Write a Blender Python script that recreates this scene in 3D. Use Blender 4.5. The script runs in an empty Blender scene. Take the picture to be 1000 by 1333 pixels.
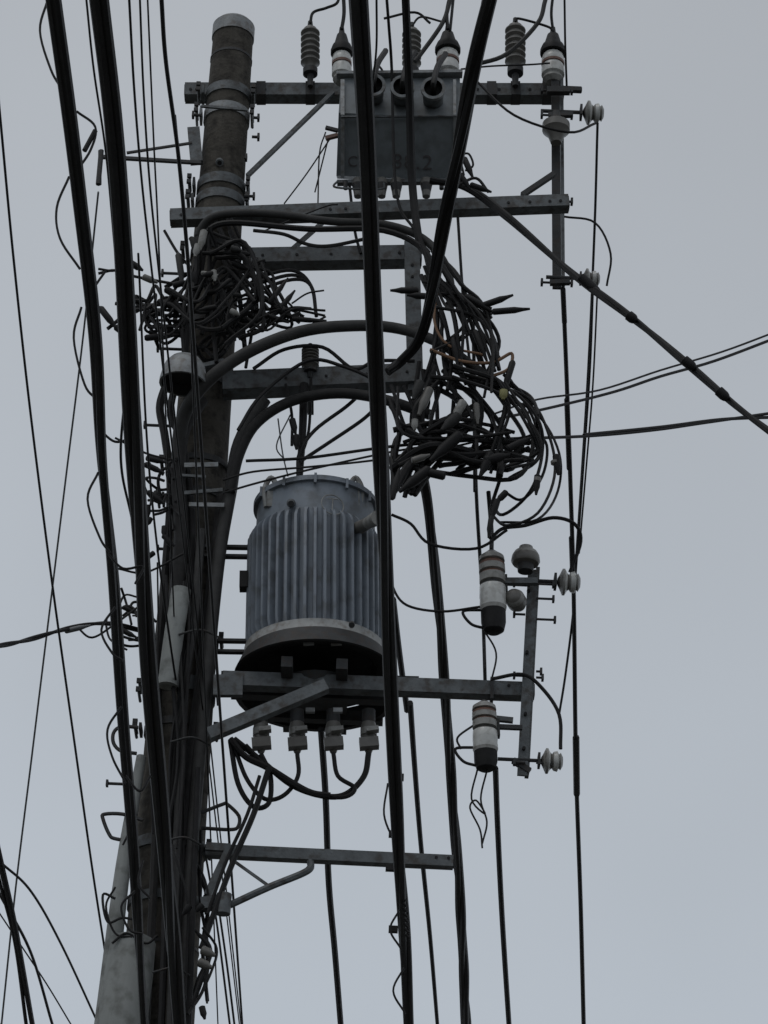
import bpy, math, random
from mathutils import Vector, Matrix
random.seed(11)
sc = bpy.context.scene
FPX = 3200.0
TH = math.radians(30); RL = math.radians(2.4)
CAM = Vector((0, 0, 1.6))
FW = Vector((0, math.cos(TH), math.sin(TH)))
R0 = Vector((1, 0, 0)); U0 = Vector((0, -math.sin(TH), math.cos(TH)))
RT = R0*math.cos(RL) + U0*math.sin(RL)
UP = -R0*math.sin(RL) + U0*math.cos(RL)

# survey helpers: sight line of a photo point met with a vertical plane y=Y or a level plane z=Z
def ray(px, py):
    return FW + RT*((px-500)/FPX) + UP*((666.5-py)/FPX)
def V(px, py, Y):
    d = ray(px, py); return CAM + d*(Y/d.y)
def H(px, py, Z):
    d = ray(px, py); return CAM + d*((Z-CAM.z)/d.z)
def mp(p): return (p-CAM).dot(FW)/FPX

# ---------------- materials
def mk(name, c, rough=0.6, metal=0.0, scale=8.0, var=0.35, bump=0.15, dirt=None, dirt_amt=0.4, streak=False, spec=0.5):
    m = bpy.data.materials.new(name); m.use_nodes = True
    n = m.node_tree.nodes; l = m.node_tree.links
    b = n['Principled BSDF']
    tc = n.new('ShaderNodeTexCoord'); mpn = n.new('ShaderNodeMapping')
    l.new(tc.outputs['Object'], mpn.inputs['Vector'])
    if streak: mpn.inputs['Scale'].default_value = (1, 1, 0.12)
    nz = n.new('ShaderNodeTexNoise'); nz.inputs['Scale'].default_value = scale
    nz.inputs['Detail'].default_value = 6; nz.inputs['Roughness'].default_value = 0.65
    l.new(mpn.outputs['Vector'], nz.inputs['Vector'])
    cr = n.new('ShaderNodeValToRGB')
    cr.color_ramp.elements[0].position = 0.3; cr.color_ramp.elements[1].position = 0.7
    cr.color_ramp.elements[0].color = (*[x*(1-var) for x in c], 1)
    cr.color_ramp.elements[1].color = (*[min(1, x*(1+var)) for x in c], 1)
    l.new(nz.outputs['Fac'], cr.inputs['Fac'])
    out = cr.outputs['Color']
    if dirt:
        n2 = n.new('ShaderNodeTexNoise'); n2.inputs['Scale'].default_value = scale*2.7; n2.inputs['Detail'].default_value = 8
        l.new(tc.outputs['Object'], n2.inputs['Vector'])
        r2 = n.new('ShaderNodeValToRGB'); r2.color_ramp.elements[0].position = 0.48; r2.color_ramp.elements[1].position = 0.66
        r2.color_ramp.elements[0].color = (0, 0, 0, 1); r2.color_ramp.elements[1].color = (dirt_amt, dirt_amt, dirt_amt, 1)
        l.new(n2.outputs['Fac'], r2.inputs['Fac'])
        mx = n.new('ShaderNodeMixRGB'); l.new(r2.outputs['Color'], mx.inputs['Fac'])
        l.new(out, mx.inputs['Color1']); mx.inputs['Color2'].default_value = (*dirt, 1)
        out = mx.outputs['Color']
    l.new(out, b.inputs['Base Color'])
    b.inputs['Roughness'].default_value = rough; b.inputs['Metallic'].default_value = metal
    b.inputs['Specular IOR Level'].default_value = spec
    if bump:
        bp = n.new('ShaderNodeBump'); bp.inputs['Strength'].default_value = bump; bp.inputs['Distance'].default_value = 0.01
        n3 = n.new('ShaderNodeTexNoise'); n3.inputs['Scale'].default_value = scale*9
        l.new(tc.outputs['Object'], n3.inputs['Vector'])
        l.new(n3.outputs['Fac'], bp.inputs['Height']); l.new(bp.outputs['Normal'], b.inputs['Normal'])
    return m
CONC = mk('weathered_concrete', (.074, .067, .057), .92, 0, 6, .4, .5, (.02, .018, .016), .75, True, spec=.25)
CONCL = mk('light_pipe', (.27, .28, .27), .75, 0, 5, .2, .1, (.09, .09, .08), .6, True, spec=.3)
STEEL = mk('galvanised_steel', (.11, .119, .124), .6, .15, 9, .38, .2, (.045, .035, .028), .75)
STEELL = mk('light_steel', (.235, .245, .25), .55, .2, 12, .28, .15, (.10, .075, .055), .55)
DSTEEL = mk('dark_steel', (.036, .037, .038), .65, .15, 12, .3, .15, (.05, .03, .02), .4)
TRANS = mk('transformer_paint', (.205, .232, .268), .55, 0, 5, .2, .06, (.10, .10, .098), .6, True)
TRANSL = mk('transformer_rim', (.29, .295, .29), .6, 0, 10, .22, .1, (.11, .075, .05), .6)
SWB = mk('switch_box_paint', (.155, .172, .183), .6, 0, 5, .18, .05, (.08, .085, .085), .5, True)
CERW = mk('white_porcelain', (.55, .55, .53), .3, 0, 14, .12, .0, (.25, .23, .2), .4)
CERG = mk('grey_porcelain', (.14, .132, .12), .4, 0, 14, .2, .0)
CERM = mk('weathered_porcelain', (.28, .275, .26), .45, 0, 14, .2, .0, (.1, .09, .07), .5)
BRN = mk('brown_band', (.14, .07, .05), .5, 0, 10, .2, .0)
BLK = mk('black_rubber', (.0145, .0137, .014), .6, 0, 20, .3, .1, spec=.25)
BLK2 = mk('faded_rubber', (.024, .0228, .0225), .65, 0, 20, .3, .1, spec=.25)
GRYC = mk('grey_sheath', (.042, .041, .040), .65, 0, 12, .3, .1, spec=.28)
LWIRE = mk('light_wire', (.12, .125, .13), .5, .2, 12, .2, 0)
ORG = mk('tan_sheath', (.2, .11, .06), .6, 0, 20, .2, 0)
YEL = mk('yellow_tape', (.3, .28, .12), .6, 0, 20, .1, 0)
MARK = mk('faded_marking', (.085, .078, .08), .8, 0, 30, .4, 0)

# ---------------- mesh builder
class B:
    def __init__(s, name):
        s.name = name; s.v = []; s.f = []; s.m = []; s.mats = []
    def mi(s, m):
        if m not in s.mats: s.mats.append(m)
        return s.mats.index(m)
    def rings(s, centers, rads, axes, mats, sides, cap=True):
        n0 = len(s.v)
        t0 = axes[0]; ref = Vector((0, 0, 1)) if abs(t0.z) < .9 else Vector((1, 0, 0))
        nrm = t0.cross(ref).normalized()
        for i, c in enumerate(centers):
            t = axes[i]
            nrm = nrm - t*nrm.dot(t)
            if nrm.length < 1e-6: nrm = t.orthogonal()
            nrm.normalize(); bn = t.cross(nrm)
            for k in range(sides):
                a = 2*math.pi*k/sides
                s.v.append(c + (nrm*math.cos(a) + bn*math.sin(a))*rads[i])
        for i in range(len(centers)-1):
            mt = s.mi(mats[i] if isinstance(mats, list) else mats)
            for k in range(sides):
                a = n0+i*sides+k; b = n0+i*sides+(k+1) % sides
                s.f.append((a, b, b+sides, a+sides)); s.m.append(mt)
        if cap:
            m0 = s.mi(mats[0] if isinstance(mats, list) else mats); m1 = s.mi(mats[-1] if isinstance(mats, list) else mats)
            s.f.append(tuple(n0+k for k in range(sides))[::-1]); s.m.append(m0)
            e = n0+(len(centers)-1)*sides
            s.f.append(tuple(e+k for k in range(sides))); s.m.append(m1)
    def tube(s, pts, r, mat, sides=7):
        n = len(pts)
        if not isinstance(r, list): r = [r]*n
        ax = []
        for i in range(n):
            d = pts[min(i+1, n-1)] - pts[max(i-1, 0)]
            if d.length < 1e-7: d = Vector((0, 0, 1))
            ax.append(d.normalized())
        s.rings(pts, r, ax, mat, sides)
    def lathe(s, p1, p2, prof, sides=20):
        a = (p2-p1); ax = a.normalized(); k = mp((p1+p2)/2)
        c = [p1+a*q[0] for q in prof]; r = [max(q[1], .05)*k for q in prof]
        s.rings(c, r, [ax]*len(c), [q[2] for q in prof[:-1]], sides)
    def hexa(s, P, mat):
        n = len(s.v); s.v += P; k = s.mi(mat)
        for q in ((0, 3, 2, 1), (4, 5, 6, 7), (0, 1, 5, 4), (1, 2, 6, 5), (2, 3, 7, 6), (3, 0, 4, 7)):
            s.f.append(tuple(n+i for i in q)); s.m.append(k)
    def beam(s, p1, p2, w, h, mat, up=None):
        a = (p2-p1).normalized()
        u = up or (Vector((0, 0, 1)) if abs(a.z) < .8 else Vector((0, -1, 0)))
        sd = a.cross(u).normalized(); u = sd.cross(a)
        P = []
        for p in (p1, p2):
            for x, y in ((-1, -1), (1, -1), (1, 1), (-1, 1)):
                P.append(p+sd*x*w/2+u*y*h/2)
        s.hexa(P, mat)
    def beampx(s, x1, y1, x2, y2, Y, px, mat, Y2=None, depth=None, vert=False):
        p1 = V(x1, y1, Y); p2 = V(x2, y2, Y if Y2 is None else Y2)
        k = mp((p1+p2)/2)*px
        if vert: s.beam(p1, p2, k, depth or k, mat)
        else:
            q = k/1.366; s.beam(p1, p2, depth or q, q, mat)
        return p1, p2
    def bolt(s, x, y, Y, ln=14, dirx=1, mat=None, w=3.2):
        m = mat or DSTEEL
        p1 = V(x, y, Y); k = mp(p1); p2 = p1+Vector((dirx*ln*k, 0, 0))
        s.tube([p1, p2], w*k/2, m, 6)
        s.beam(p2-Vector((dirx*3*k, 0, 0)), p2, 8*k, 8*k, m)
    def emit(s, parent=None):
        me = bpy.data.meshes.new(s.name)
        me.from_pydata([tuple(v) for v in s.v], [], s.f)
        for m in s.mats: me.materials.append(m)
        me.polygons.foreach_set('material_index', s.m)
        me.polygons.foreach_set('use_smooth', [True]*len(s.f))
        me.update(); me.set_sharp_from_angle(angle=math.radians(38))
        o = bpy.data.objects.new(s.name, me); sc.collection.objects.link(o)
        if parent: o.parent = parent
        return o
def empty(name):
    o = bpy.data.objects.new(name, None); sc.collection.objects.link(o); return o

def smooth(pts, sub=6):
    if len(pts) < 3: 
        return [pts[0].lerp(pts[-1], i/sub) for i in range(sub+1)]
    P = [pts[0]*2-pts[1]]+pts+[pts[-1]*2-pts[-2]]; out = []
    for i in range(1, len(P)-2):
        a, b, c, d = P[i-1:i+3]
        for j in range(sub):
            t = j/sub
            out.append(.5*((2*b)+(c-a)*t+(2*a-5*b+4*c-d)*t*t+(3*b-a-3*c+d)*t**3))
    out.append(pts[-1]); return out
def extend(L, ext, step=.25):
    # straight continuation of a sampled cable beyond its surveyed part
    A = []; Z = []
    if ext[0]:
        d = (L[0]-L[3]).normalized(); k = max(2, int(ext[0]/step))
        A = [L[0]+d*ext[0]*i/k for i in range(k, 0, -1)]
    if ext[1]:
        d = (L[-1]-L[-4]).normalized(); k = max(2, int(ext[1]/step))
        Z = [L[-1]+d*ext[1]*i/k for i in range(1, k+1)]
    return A+L+Z, len(A), len(A)+len(L)-1
def path(pts, Y=9.6, sub=6, level=False):
    if level:
        p0 = V(pts[0][0], pts[0][1], pts[0][2] if len(pts[0]) > 2 else Y); Z = p0.z
        P = [p0]+[H(p[0], p[1], Z) for p in pts[1:]]
    else:
        ys = [p[2] if len(p) > 2 else None for p in pts]
        if ys[0] is None: ys[0] = Y
        if ys[-1] is None: ys[-1] = ys[0]
        last = 0
        for i in range(1, len(ys)):
            if ys[i] is not None:
                for j in range(last+1, i): ys[j] = ys[last]+(ys[i]-ys[last])*(j-last)/(i-last)
                last = i
        P = [V(p[0], p[1], y) for p, y in zip(pts, ys)]
    return smooth(P, sub)
def radii(P, i0, i1, w, w2):
    r = []
    for i in range(len(P)):
        ii = min(max(i, i0), i1); d = max((P[ii]-CAM).dot(FW), 2.0)
        r.append(d/FPX*(w+(w2-w)*(ii-i0)/max(1, i1-i0))/2)
    return r
def wire(b, pts, w, Y=9.6, mat=BLK, level=False, ext=(0, 0), w2=None, sides=7, sub=6):
    P, i0, i1 = extend(path(pts, Y, sub, level), ext, 1.0); w2 = w if w2 is None else w2
    b.tube(P, radii(P, i0, i1, w, w2), mat, sides)
    return P
def bundle(b, pts, w, n=3, turns=6, Y=9.6, mats=(BLK,), level=False, ext=(0, 0), w2=None, spread=.5, sub=14, rs=.55):
    P, i0, i1 = extend(path(pts, Y, sub, level), ext, .1); N = len(P); w2 = w if w2 is None else w2
    R0_ = radii(P, i0, i1, w, w2)
    L = [0]
    for i in range(1, N): L.append(L[-1]+(P[i]-P[i-1]).length)
    core = L[i1]-L[i0]
    for s in range(n):
        Q = []
        for i, p in enumerate(P):
            t = (P[min(i+1, N-1)]-P[max(i-1, 0)]).normalized()
            u = t.cross(Vector((0, 0, 1))).normalized(); v = t.cross(u)
            a = 2*math.pi*(s/n+turns*(L[i]-L[i0])/core)+.35*math.sin(L[i]*3+s*2)
            Q.append(p+(u*math.cos(a)+v*math.sin(a))*R0_[i]*spread)
        b.tube(Q, [x*rs for x in R0_], mats[s % len(mats)], 7)
    return P
def cap(b, x1, y1, x2, y2, Y, w, mat, w2=None):
    w2 = w2 or w*.6
    b.lathe(V(x1, y1, Y), V(x2, y2, Y), [(0, w*.3, mat), (.06, w*.5, mat), (.6, w*.5, mat), (.8, w2*.5, mat), (1, w2*.3, mat)], 10)

# ================= UTILITY POLE =================
pole = empty('utility_pole')
b = B('shaft')
ptop = V(304, 42, 10); pbt = V(203, 1333, 10)
dirv = (pbt-ptop); pg = ptop+dirv*((ptop.z+0.02)/(ptop.z-pbt.z))
rt = 26*mp(ptop); rb = 50*mp(pbt)
rg = rt+(rb-rt)*(ptop.z)/(ptop.z-pbt.z)
N = 40
axp = dirv.normalized()
b.rings([ptop.lerp(pg, i/N) for i in range(N+1)], [rt+(rg-rt)*i/N for i in range(N+1)], [axp]*(N+1), CONC, 32)
b.emit(pole)
def PC(y):
    t = (y-42)/(1333-42); x = 304+(203-304)*t
    p = V(x, y, 10); return p, x, rt+(rb-rt)*((ptop.z-p.z)/(ptop.z-pbt.z))
b = B('pole_cap')
p, _, r = PC(42)
up = -axp
b.rings([p-up*.05, p-up*.05, p+up*.03, p+up*.05], [r+.001, r+.006, r+.006, r-.01], [up]*4, STEELL, 32)
b.emit(pole)
def band(b, y, hpx, mat, extra=.008, lug=True):
    p, x, r = PC(y); h = hpx*mp(p)/.8
    b.rings([p-axp*h/2, p-axp*h/2, p+axp*h/2, p+axp*h/2], [r, r+extra, r+extra, r], [axp]*4, mat, 32)
    if lug:
        for sx in (-1, 1):
            c = p+Vector((sx*(r+.02), -.02, 0))
            b.beam(c-Vector((0, .05, 0)), c+Vector((0, .05, 0)), .012, h*.9, mat)
            c2 = c+Vector((sx*.012, 0, 0))
            for dz in (-h*.3, h*.3):
                b.tube([c2+Vector((-.01, -.07, dz)), c2+Vector((-.01, .06, dz))], .007, mat, 6)
                b.beam(c2+Vector((-.01, -.075, dz)), c2+Vector((-.01, -.06, dz)), .022, .022, DSTEEL)
b = B('pole_bands')
for y, h, m in ((80, 3, DSTEEL), (128, 11, STEEL), (155, 12, STEELL), (248, 12, STEEL), (268, 11, STEEL), (335, 10, DSTEEL), (430, 7, DSTEEL),
                (505, 14, DSTEEL), (612, 7, DSTEEL), (655, 7, DSTEEL), (838, 7, DSTEEL), (905, 16, STEEL), (955, 8, DSTEEL), (1108, 12, STEEL), (1180, 10, STEEL), (1240, 3, DSTEEL)):
    band(b, y, h, m, extra=.008 if h > 4 else .003, lug=(h > 6 and y != 505))
for x1, y1, x2, y2, w in ((240, 606, 284, 605, 9), (236, 619, 268, 621, 5), (240, 642, 290, 638, 7), (246, 657, 292, 658, 8), (262, 138, 322, 143, 5)):
    b.beampx(x1, y1, x2, y2, 9.74, w, STEEL if w < 8 else STEELL, depth=.012)
for x, y, d, l in ((262, 150, -1, 12), (330, 153, 1, 8), (328, 178, 1, 10), (250, 357, -1, 40), (240, 455, -1, 36), (232, 555, -1, 45), (318, 255, 1, 14), (166, 1021, -1, 28), (222, 715, -1, 18), (318, 205, 1, 4)):
    b.bolt(x, y, 9.9, l, d, w=4)
b.lathe(V(286, 211, 9.9), V(286, 212, 9.87), [(0, 6, STEEL), (1, 5, STEEL), (1, 3, BLK), (1, .5, BLK)], 12)
b.emit(pole)
b = B('insulated_hood')
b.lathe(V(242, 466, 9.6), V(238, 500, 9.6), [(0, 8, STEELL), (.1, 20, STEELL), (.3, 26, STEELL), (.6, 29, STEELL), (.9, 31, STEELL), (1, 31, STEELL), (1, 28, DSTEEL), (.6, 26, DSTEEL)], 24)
b.beampx(258, 478, 292, 470, 9.68, 8, STEEL)
b.emit(pole)

b = B('riser_pipes')
wire(b, [(236, 768, 9.7), (226, 830, 9.7), (218, 893, 9.7)], 26, mat=CONCL, w2=26, sides=16)
wire(b, [(184, 985, 9.85), (160, 1130, 9.8), (136, 1333, 9.78), (118, 1480, 9.78)], 13, mat=CONCL, w2=34, sides=16)
wire(b, [(172, 1228, 9.8), (160, 1333, 9.75), (144, 1480, 9.75)], 62, mat=CONCL, w2=72, sides=20)
wire(b, [(262, 520, 9.8), (238, 560, 9.78), (232, 620, 9.78), (236, 700, 9.78), (225, 820, 9.78)], 20, mat=BLK2, sides=10)
wire(b, [(345, 520, 9.75), (312, 575, 9.78), (300, 640, 9.78), (286, 720, 9.78), (274, 830, 9.78), (262, 960, 9.78), (250, 1100, 9.75), (236, 1333, 9.72)], 17, mat=GRYC, ext=(0, 3), sides=10)
wire(b, [(292, 640, 9.82), (276, 780, 9.82), (258, 930, 9.82), (240, 1080, 9.78), (228, 1333, 9.72)], 20, mat=BLK2, ext=(0, 3), sides=10)
wire(b, [(216, 500, 9.85), (208, 530, 9.85), (215, 570, 9.85), (222, 640, 9.85), (214, 760, 9.85), (205, 900, 9.85), (202, 1100, 9.82), (190, 1333, 9.75)], 11, mat=BLK2, ext=(0, 3))
wire(b, [(228, 500, 9.8), (222, 540, 9.8), (238, 580, 9.8), (250, 690, 9.8), (240, 860, 9.78), (222, 1050, 9.75), (210, 1333, 9.7)], 10, mat=BLK, ext=(0, 3))
wire(b, [(258, 1000, 9.7), (252, 1160, 9.7), (246, 1333, 9.7)], 8, mat=BLK, ext=(0, 3))
wire(b, [(262, 690, 9.75), (254, 800, 9.75), (240, 900, 9.75), (232, 1060, 9.72), (222, 1333, 9.68)], 12, mat=GRYC, ext=(0, 3))
for y in (822, 962, 1092, 1262):
    p, x, r = PC(y); wire(b, [(x-10, y+4, 9.66), (x+18, y-2, 9.64), (x+44-(y-700)*.01, y+8, 9.68)], 3, 9.66, mat=DSTEEL)
b.emit(pole)

# ------- crossarms
b = B('crossarms')
def holes(x1, y1, x2, y2, Y, n, w=4):
    for i in range(n):
        t = i/(max(1, n-1)); x = x1+(x2-x1)*t; y = y1+(y2-y1)*t
        p = V(x, y, Y); k = mp(p)
        b.tube([p+Vector((0, .01, 0)), p-Vector((0, .003, 0))], w*k/2, BLK, 8)  # solid black disc, colour stands in for the shade inside a hole
def arm(x1, y1, x2, y2, Y, px, mat=STEEL, Y2=None):
    p1, p2 = b.beampx(x1, y1, x2, y2, Y, px, mat, Y2)
    q = px*mp((p1+p2)/2)/1.366; a = (p2-p1).normalized()
    for p, s in ((p1, -1), (p2, 1)):
        b.beam(p, p+a*s*.003, q*.8, q*.8, BLK)  # black end plate paints the shade inside a hollow arm
    return q
q = arm(241, 121, 733, 122, 10.17, 27)
arm(733, 116, 757, 117, 10.17, 9, DSTEEL)
for x in (248, 256, 345, 622, 650, 668, 690, 705): holes(x, 116, x, 116, 10.17-q/2-.001, 1)
for x in (340, 404, 536, 640, 671, 712):
    b.beampx(x-6, 121, x+6, 121, 10.165, 30, DSTEEL)
q = arm(222, 284, 740, 265, 9.82, 25, Y2=9.82)
for x in (236, 430, 450, 640, 662, 690, 716, 730): holes(x, 280-(x-222)*.037, x, 280-(x-222)*.037, 9.82-q/2-.001, 1)
q = arm(318, 338, 548, 334, 9.9, 31)
holes(342, 332, 520, 329, 9.9-q/2-.001, 5)
q = arm(290, 502, 548, 491, 9.85, 38)
holes(372, 492, 530, 484, 9.85-q/2-.001, 4)
b.beampx(536, 318, 541, 512, 9.85, 20, STEEL, vert=True, depth=.06)
for y in (345, 360, 375, 470, 485): holes(537, y, 537, y, 9.818, 1)
b.beampx(723, 105, 725, 376, 10.03, 11, DSTEEL, vert=True, depth=.012)
b.beampx(731, 105, 733, 376, 10.06, 4, STEEL, vert=True, depth=.06)
for y in (118, 150, 262, 368):
    b.bolt(720, y, 10.0, 16, -1); b.bolt(732, y, 10.0, 14, 1)
b.beampx(712, 118, 742, 118, 9.98, 12, DSTEEL); b.beampx(714, 150, 745, 149, 9.98, 9, DSTEEL); b.beampx(716, 368, 742, 367, 9.98, 9, DSTEEL)
b.beampx(680, 254, 722, 226, 9.9, 9, DSTEEL)
b.beampx(434, 120, 322, 229, 9.98, 8, STEEL, depth=.02)
b.beampx(440, 272, 380, 325, 9.95, 7, STEEL, depth=.02)
b.beampx(252, 168, 256, 212, 9.9, 16, STEEL, vert=True, depth=.04)
b.beampx(130, 204, 262, 212, 9.88, 6, DSTEEL)
b.beampx(165, 199, 250, 186, 9.88, 4, DSTEEL)
b.tube([V(130, 196, 9.88), V(130, 240, 9.88)], .009, DSTEEL)
q = arm(268, 1108, 590, 1123, 9.8, 21)
holes(568, 1116, 584, 1117, 9.8-q/2-.001, 2)
b.beampx(268, 1102, 300, 1104, 9.74, 14, STEEL, depth=.02)
b.beampx(298, 1106, 270, 1166, 9.74, 14, STEEL, depth=.03)
b.lathe(V(292, 1164, 9.72), V(290, 1190, 9.72), [(0, 10, STEEL), (1, 10, STEEL)], 12)
b.beampx(262, 1178, 300, 1172, 9.74, 22, STEEL, depth=.05)
P = path([(300, 1178, 9.74), (350, 1155, 9.74), (392, 1138, 9.74), (404, 1130, 9.76), (404, 1122, 9.78)], sub=5)
b.tube(P, 10*mp(P[0])/2, STEEL, 8)
b.beampx(306, 1122, 348, 1152, 9.74, 5, STEEL, depth=.01)
b.beampx(278, 893, 316, 893, 9.72, 40, STEEL, depth=.03)
b.beampx(272, 957, 425, 893, 9.60, 22, STEEL, depth=.05)
q = arm(290, 886, 695, 901, 9.75, 27)
holes(640, 892, 685, 893, 9.75-q/2-.001, 3)
b.beampx(640, 886, 640, 914, 9.745, 4, DSTEEL, vert=True, depth=.08)
b.beampx(288, 886, 545, 893, 10.12, 26, DSTEEL)
for y in (712, 724, 834, 848):
    b.beampx(262, y, 330, y+1, 9.85, 5, DSTEEL, depth=.03)
b.emit(pole)

b = B('pole_steps')
for pts in ([(186, 1068), (160, 1060), (136, 1060), (134, 1066), (142, 1086), (150, 1092), (180, 1096)], [(262, 1058), (290, 1047), (296, 1047), (311, 1062), (310, 1076), (300, 1080), (262, 1078)],
            [(180, 947), (158, 946), (148, 954), (148, 968), (158, 978), (178, 981)]):
    wire(b, pts, 5, 9.8, DSTEEL, sub=4)
b.emit(pole)

# ================= switch box =================
sw = empty('pole_mounted_switch')
b = B('switch_case')
prof = [V(520, 96, 9.72), V(520, 150, 9.64), V(520, 232, 9.86), V(520, 236, 10.05), V(520, 120, 10.1)]
xl = V(441, 150, 9.68).x; xr = V(598, 150, 9.68).x
n = len(b.v)
for x in (xl, xr):
    for p in prof: b.v.append(Vector((x, p.y, p.z)))
k = b.mi(SWB); m5 = len(prof)
for i in range(m5):
    j = (i+1) % m5
    b.f.append((n+i, n+j, n+m5+j, n+m5+i)); b.m.append(k)
b.f.append(tuple(n+i for i in range(m5))[::-1]); b.m.append(k)
b.f.append(tuple(n+m5+i for i in range(m5))); b.m.append(k)
b.beampx(439, 238, 600, 236, 9.86, 7, STEEL, depth=.03)
b.beampx(438, 98, 602, 96, 9.70, 6, STEELL, depth=.05)
b.beampx(446, 104, 446, 150, 9.68, 5, STEELL, Y2=9.63, vert=True, depth=.01)
b.beampx(446, 150, 446, 232, 9.63, 5, STEELL, Y2=9.85, vert=True, depth=.01)
b.beampx(592, 104, 592, 150, 9.68, 4, STEELL, Y2=9.63, vert=True, depth=.01)
b.beampx(592, 150, 592, 232, 9.63, 4, STEELL, Y2=9.85, vert=True, depth=.01)
b.beampx(444, 152, 596, 151, 9.63, 3, STEEL, depth=.01)
for x, ys in ((486, 116), (524, 118), (564, 120)):
    p1 = V(x, ys+16, 9.70); p2 = V(x, ys-6, 9.52)
    b.lathe(p1, p2, [(0, 10, STEEL), (.2, 13, STEEL), (.85, 14, STEELL), (.87, 16, STEELL), (1, 16, STEELL), (1.0, 12, BLK), (.8, 11, BLK), (.8, 1, BLK)], 20)
    wire(b, [(x, ys+2, 9.56), (x+1, ys-14, 9.5), (x+6, ys-34, 9.62), (x+16, ys-50, 9.8)], 8, 9.56)
for x in (466, 497, 516, 555):
    b.lathe(V(x, 234, 9.85), V(x, 256, 9.85), [(0, 7, CERG), (.3, 8, DSTEEL), (.7, 6, CERG), (1, 5, CERG)], 12)
for x in (450, 470, 492, 575, 592):
    b.lathe(V(x, 236, 9.84), V(x, 246, 9.84), [(0, 3, DSTEEL), (1, 3, DSTEEL)], 8)
wire(b, [(440, 235), (438, 244), (495, 246), (500, 238)], 3, 9.8, STEEL)
b.beampx(424, 180, 440, 176, 9.75, 7, BRN); b.beampx(424, 166, 440, 170, 9.75, 6, DSTEEL)
b.emit(sw)
def label(body, x, f, size):
    cu = bpy.data.curves.new('marking', 'FONT'); cu.body = body; cu.size = size; cu.extrude = .0008; cu.space_character = 1.15
    to = bpy.data.objects.new('tmp', cu); sc.collection.objects.link(to)
    dg = bpy.context.evaluated_depsgraph_get()
    me = bpy.data.meshes.new_from_object(to.evaluated_get(dg)); bpy.data.objects.remove(to)
    me.materials.clear(); me.materials.append(MARK)
    tx = bpy.data.objects.new('painted_number', me); sc.collection.objects.link(tx); tx.parent = sw
    a = prof[1]; c = prof[2]; sl = math.atan2(c.y-a.y, a.z-c.z)
    pt = Vector((V(x, 218, 9.82).x, a.y+(c.y-a.y)*f, a.z+(c.z-a.z)*f))
    tx.location = pt+Vector((0, -math.cos(sl), -math.sin(sl)))*.003; tx.rotation_euler = (math.pi/2+sl, 0, 0)
label('88.2', 510, .84, .105)
label('C', 452, .84, .075)

# ================= insulators =================
def arrester(x, y1, y2, Y, r=11, name='surge_arrester'):
    b = B(name); pr = [(0, 3, DSTEEL), (.1, 4, DSTEEL), (.12, r*.7, CERG)]
    for i in range(6):
        t = .15+i*.09
        pr += [(t, r*.75, CERG), (t+.03, r*1.05, CERG), (t+.045, r*1.05, CERG), (t+.07, r*.75, CERG)]
    pr += [(.72, r*.6, CERG), (.74, r*.8, DSTEEL), (.82, r*.8, DSTEEL), (.83, r*.35, DSTEEL), (1, r*.3, DSTEEL)]
    b.lathe(V(x, y1, Y), V(x, y2, Y), pr, 18)
    p = V(x, y1+(y2-y1)*.9, Y); b.beam(p, p+Vector((0, max(.05, 10.15-Y), 0)), .03, .012, DSTEEL)
    return b.emit()
arrester(404, 28, 112, 10.1, 12); arrester(671, 24, 112, 10.1, 13); arrester(536, 30, 112, 10.1, 12)
arrester(404, 448, 492, 9.8, 11)
def cutout(x, y1, y2, Y, r=15, name='line_post_insulator'):
    b = B(name)
    pr = [(0, 3, BLK), (.1, 4, BLK), (.14, r*.5, BLK), (.3, r*.75, BLK), (.34, r*.95, BLK), (.42, r*1.12, BLK), (.48, r*1.12, BLK), (.48, r*.7, CERW), (.52, r*.9, CERW), (.60, r, CERW), (.645, r, BRN), (.685, r, BRN), (.69, r*.9, CERW),
          (.74, r, CERW), (.86, r*1.0, CERW), (.88, r*.8, CERM), (.94, r*.9, CERM), (1, r*.6, CERG)]
    b.lathe(V(x, y1, Y), V(x, y2, Y), pr, 22)
    return b.emit()
cutout(445, 36, 108, 10.0, 13); cutout(583, 34, 104, 9.95, 15); cutout(720, 36, 108, 10.05, 15)
def fuse(x1, y1, x2, y2, Y, r, name='fuse_cutout'):
    b = B(name)
    pr = [(0, 3, DSTEEL), (.05, r*.6, CERM), (.09, r*.95, CERM), (.14, r, CERM), (.15, r*.8, BRN), (.18, r, BRN), (.20, r, CERM), (.27, r*1.02, CERM), (.28, r*.82, BRN), (.31, r, CERM),
          (.40, r, CERM), (.41, r*.82, DSTEEL), (.45, r, CERW), (.58, r*1.03, CERW), (.6, r*1.0, CERW), (.70, r*1.04, CERM), (.74, r*.96, BLK), (.88, r*.95, BLK), (.97, r*.8, BLK), (1, r*.5, BLK), (1.0, 1, BLK)]
    b.lathe(V(x1, y1, Y), V(x2, y2, Y), pr, 22)
    ym = (y1+y2)/2
    b.beampx(x1, ym-12, x1+50, ym-10, Y+.05, 8, DSTEEL)
    b.beampx(x1+16, ym-20, x1+17, ym+2, Y+.03, 8, DSTEEL, vert=True, depth=.04)
    wire(b, [(x2-12, y2-6, Y), (x2-30, y2-12, Y), (x2-40, y2-28, Y), (x2-14, y2-30, Y)], 4, Y)
    return b.emit()
fuse(640, 716, 643, 824, 9.6, 17); fuse(630, 912, 633, 1003, 9.6, 16)
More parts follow.
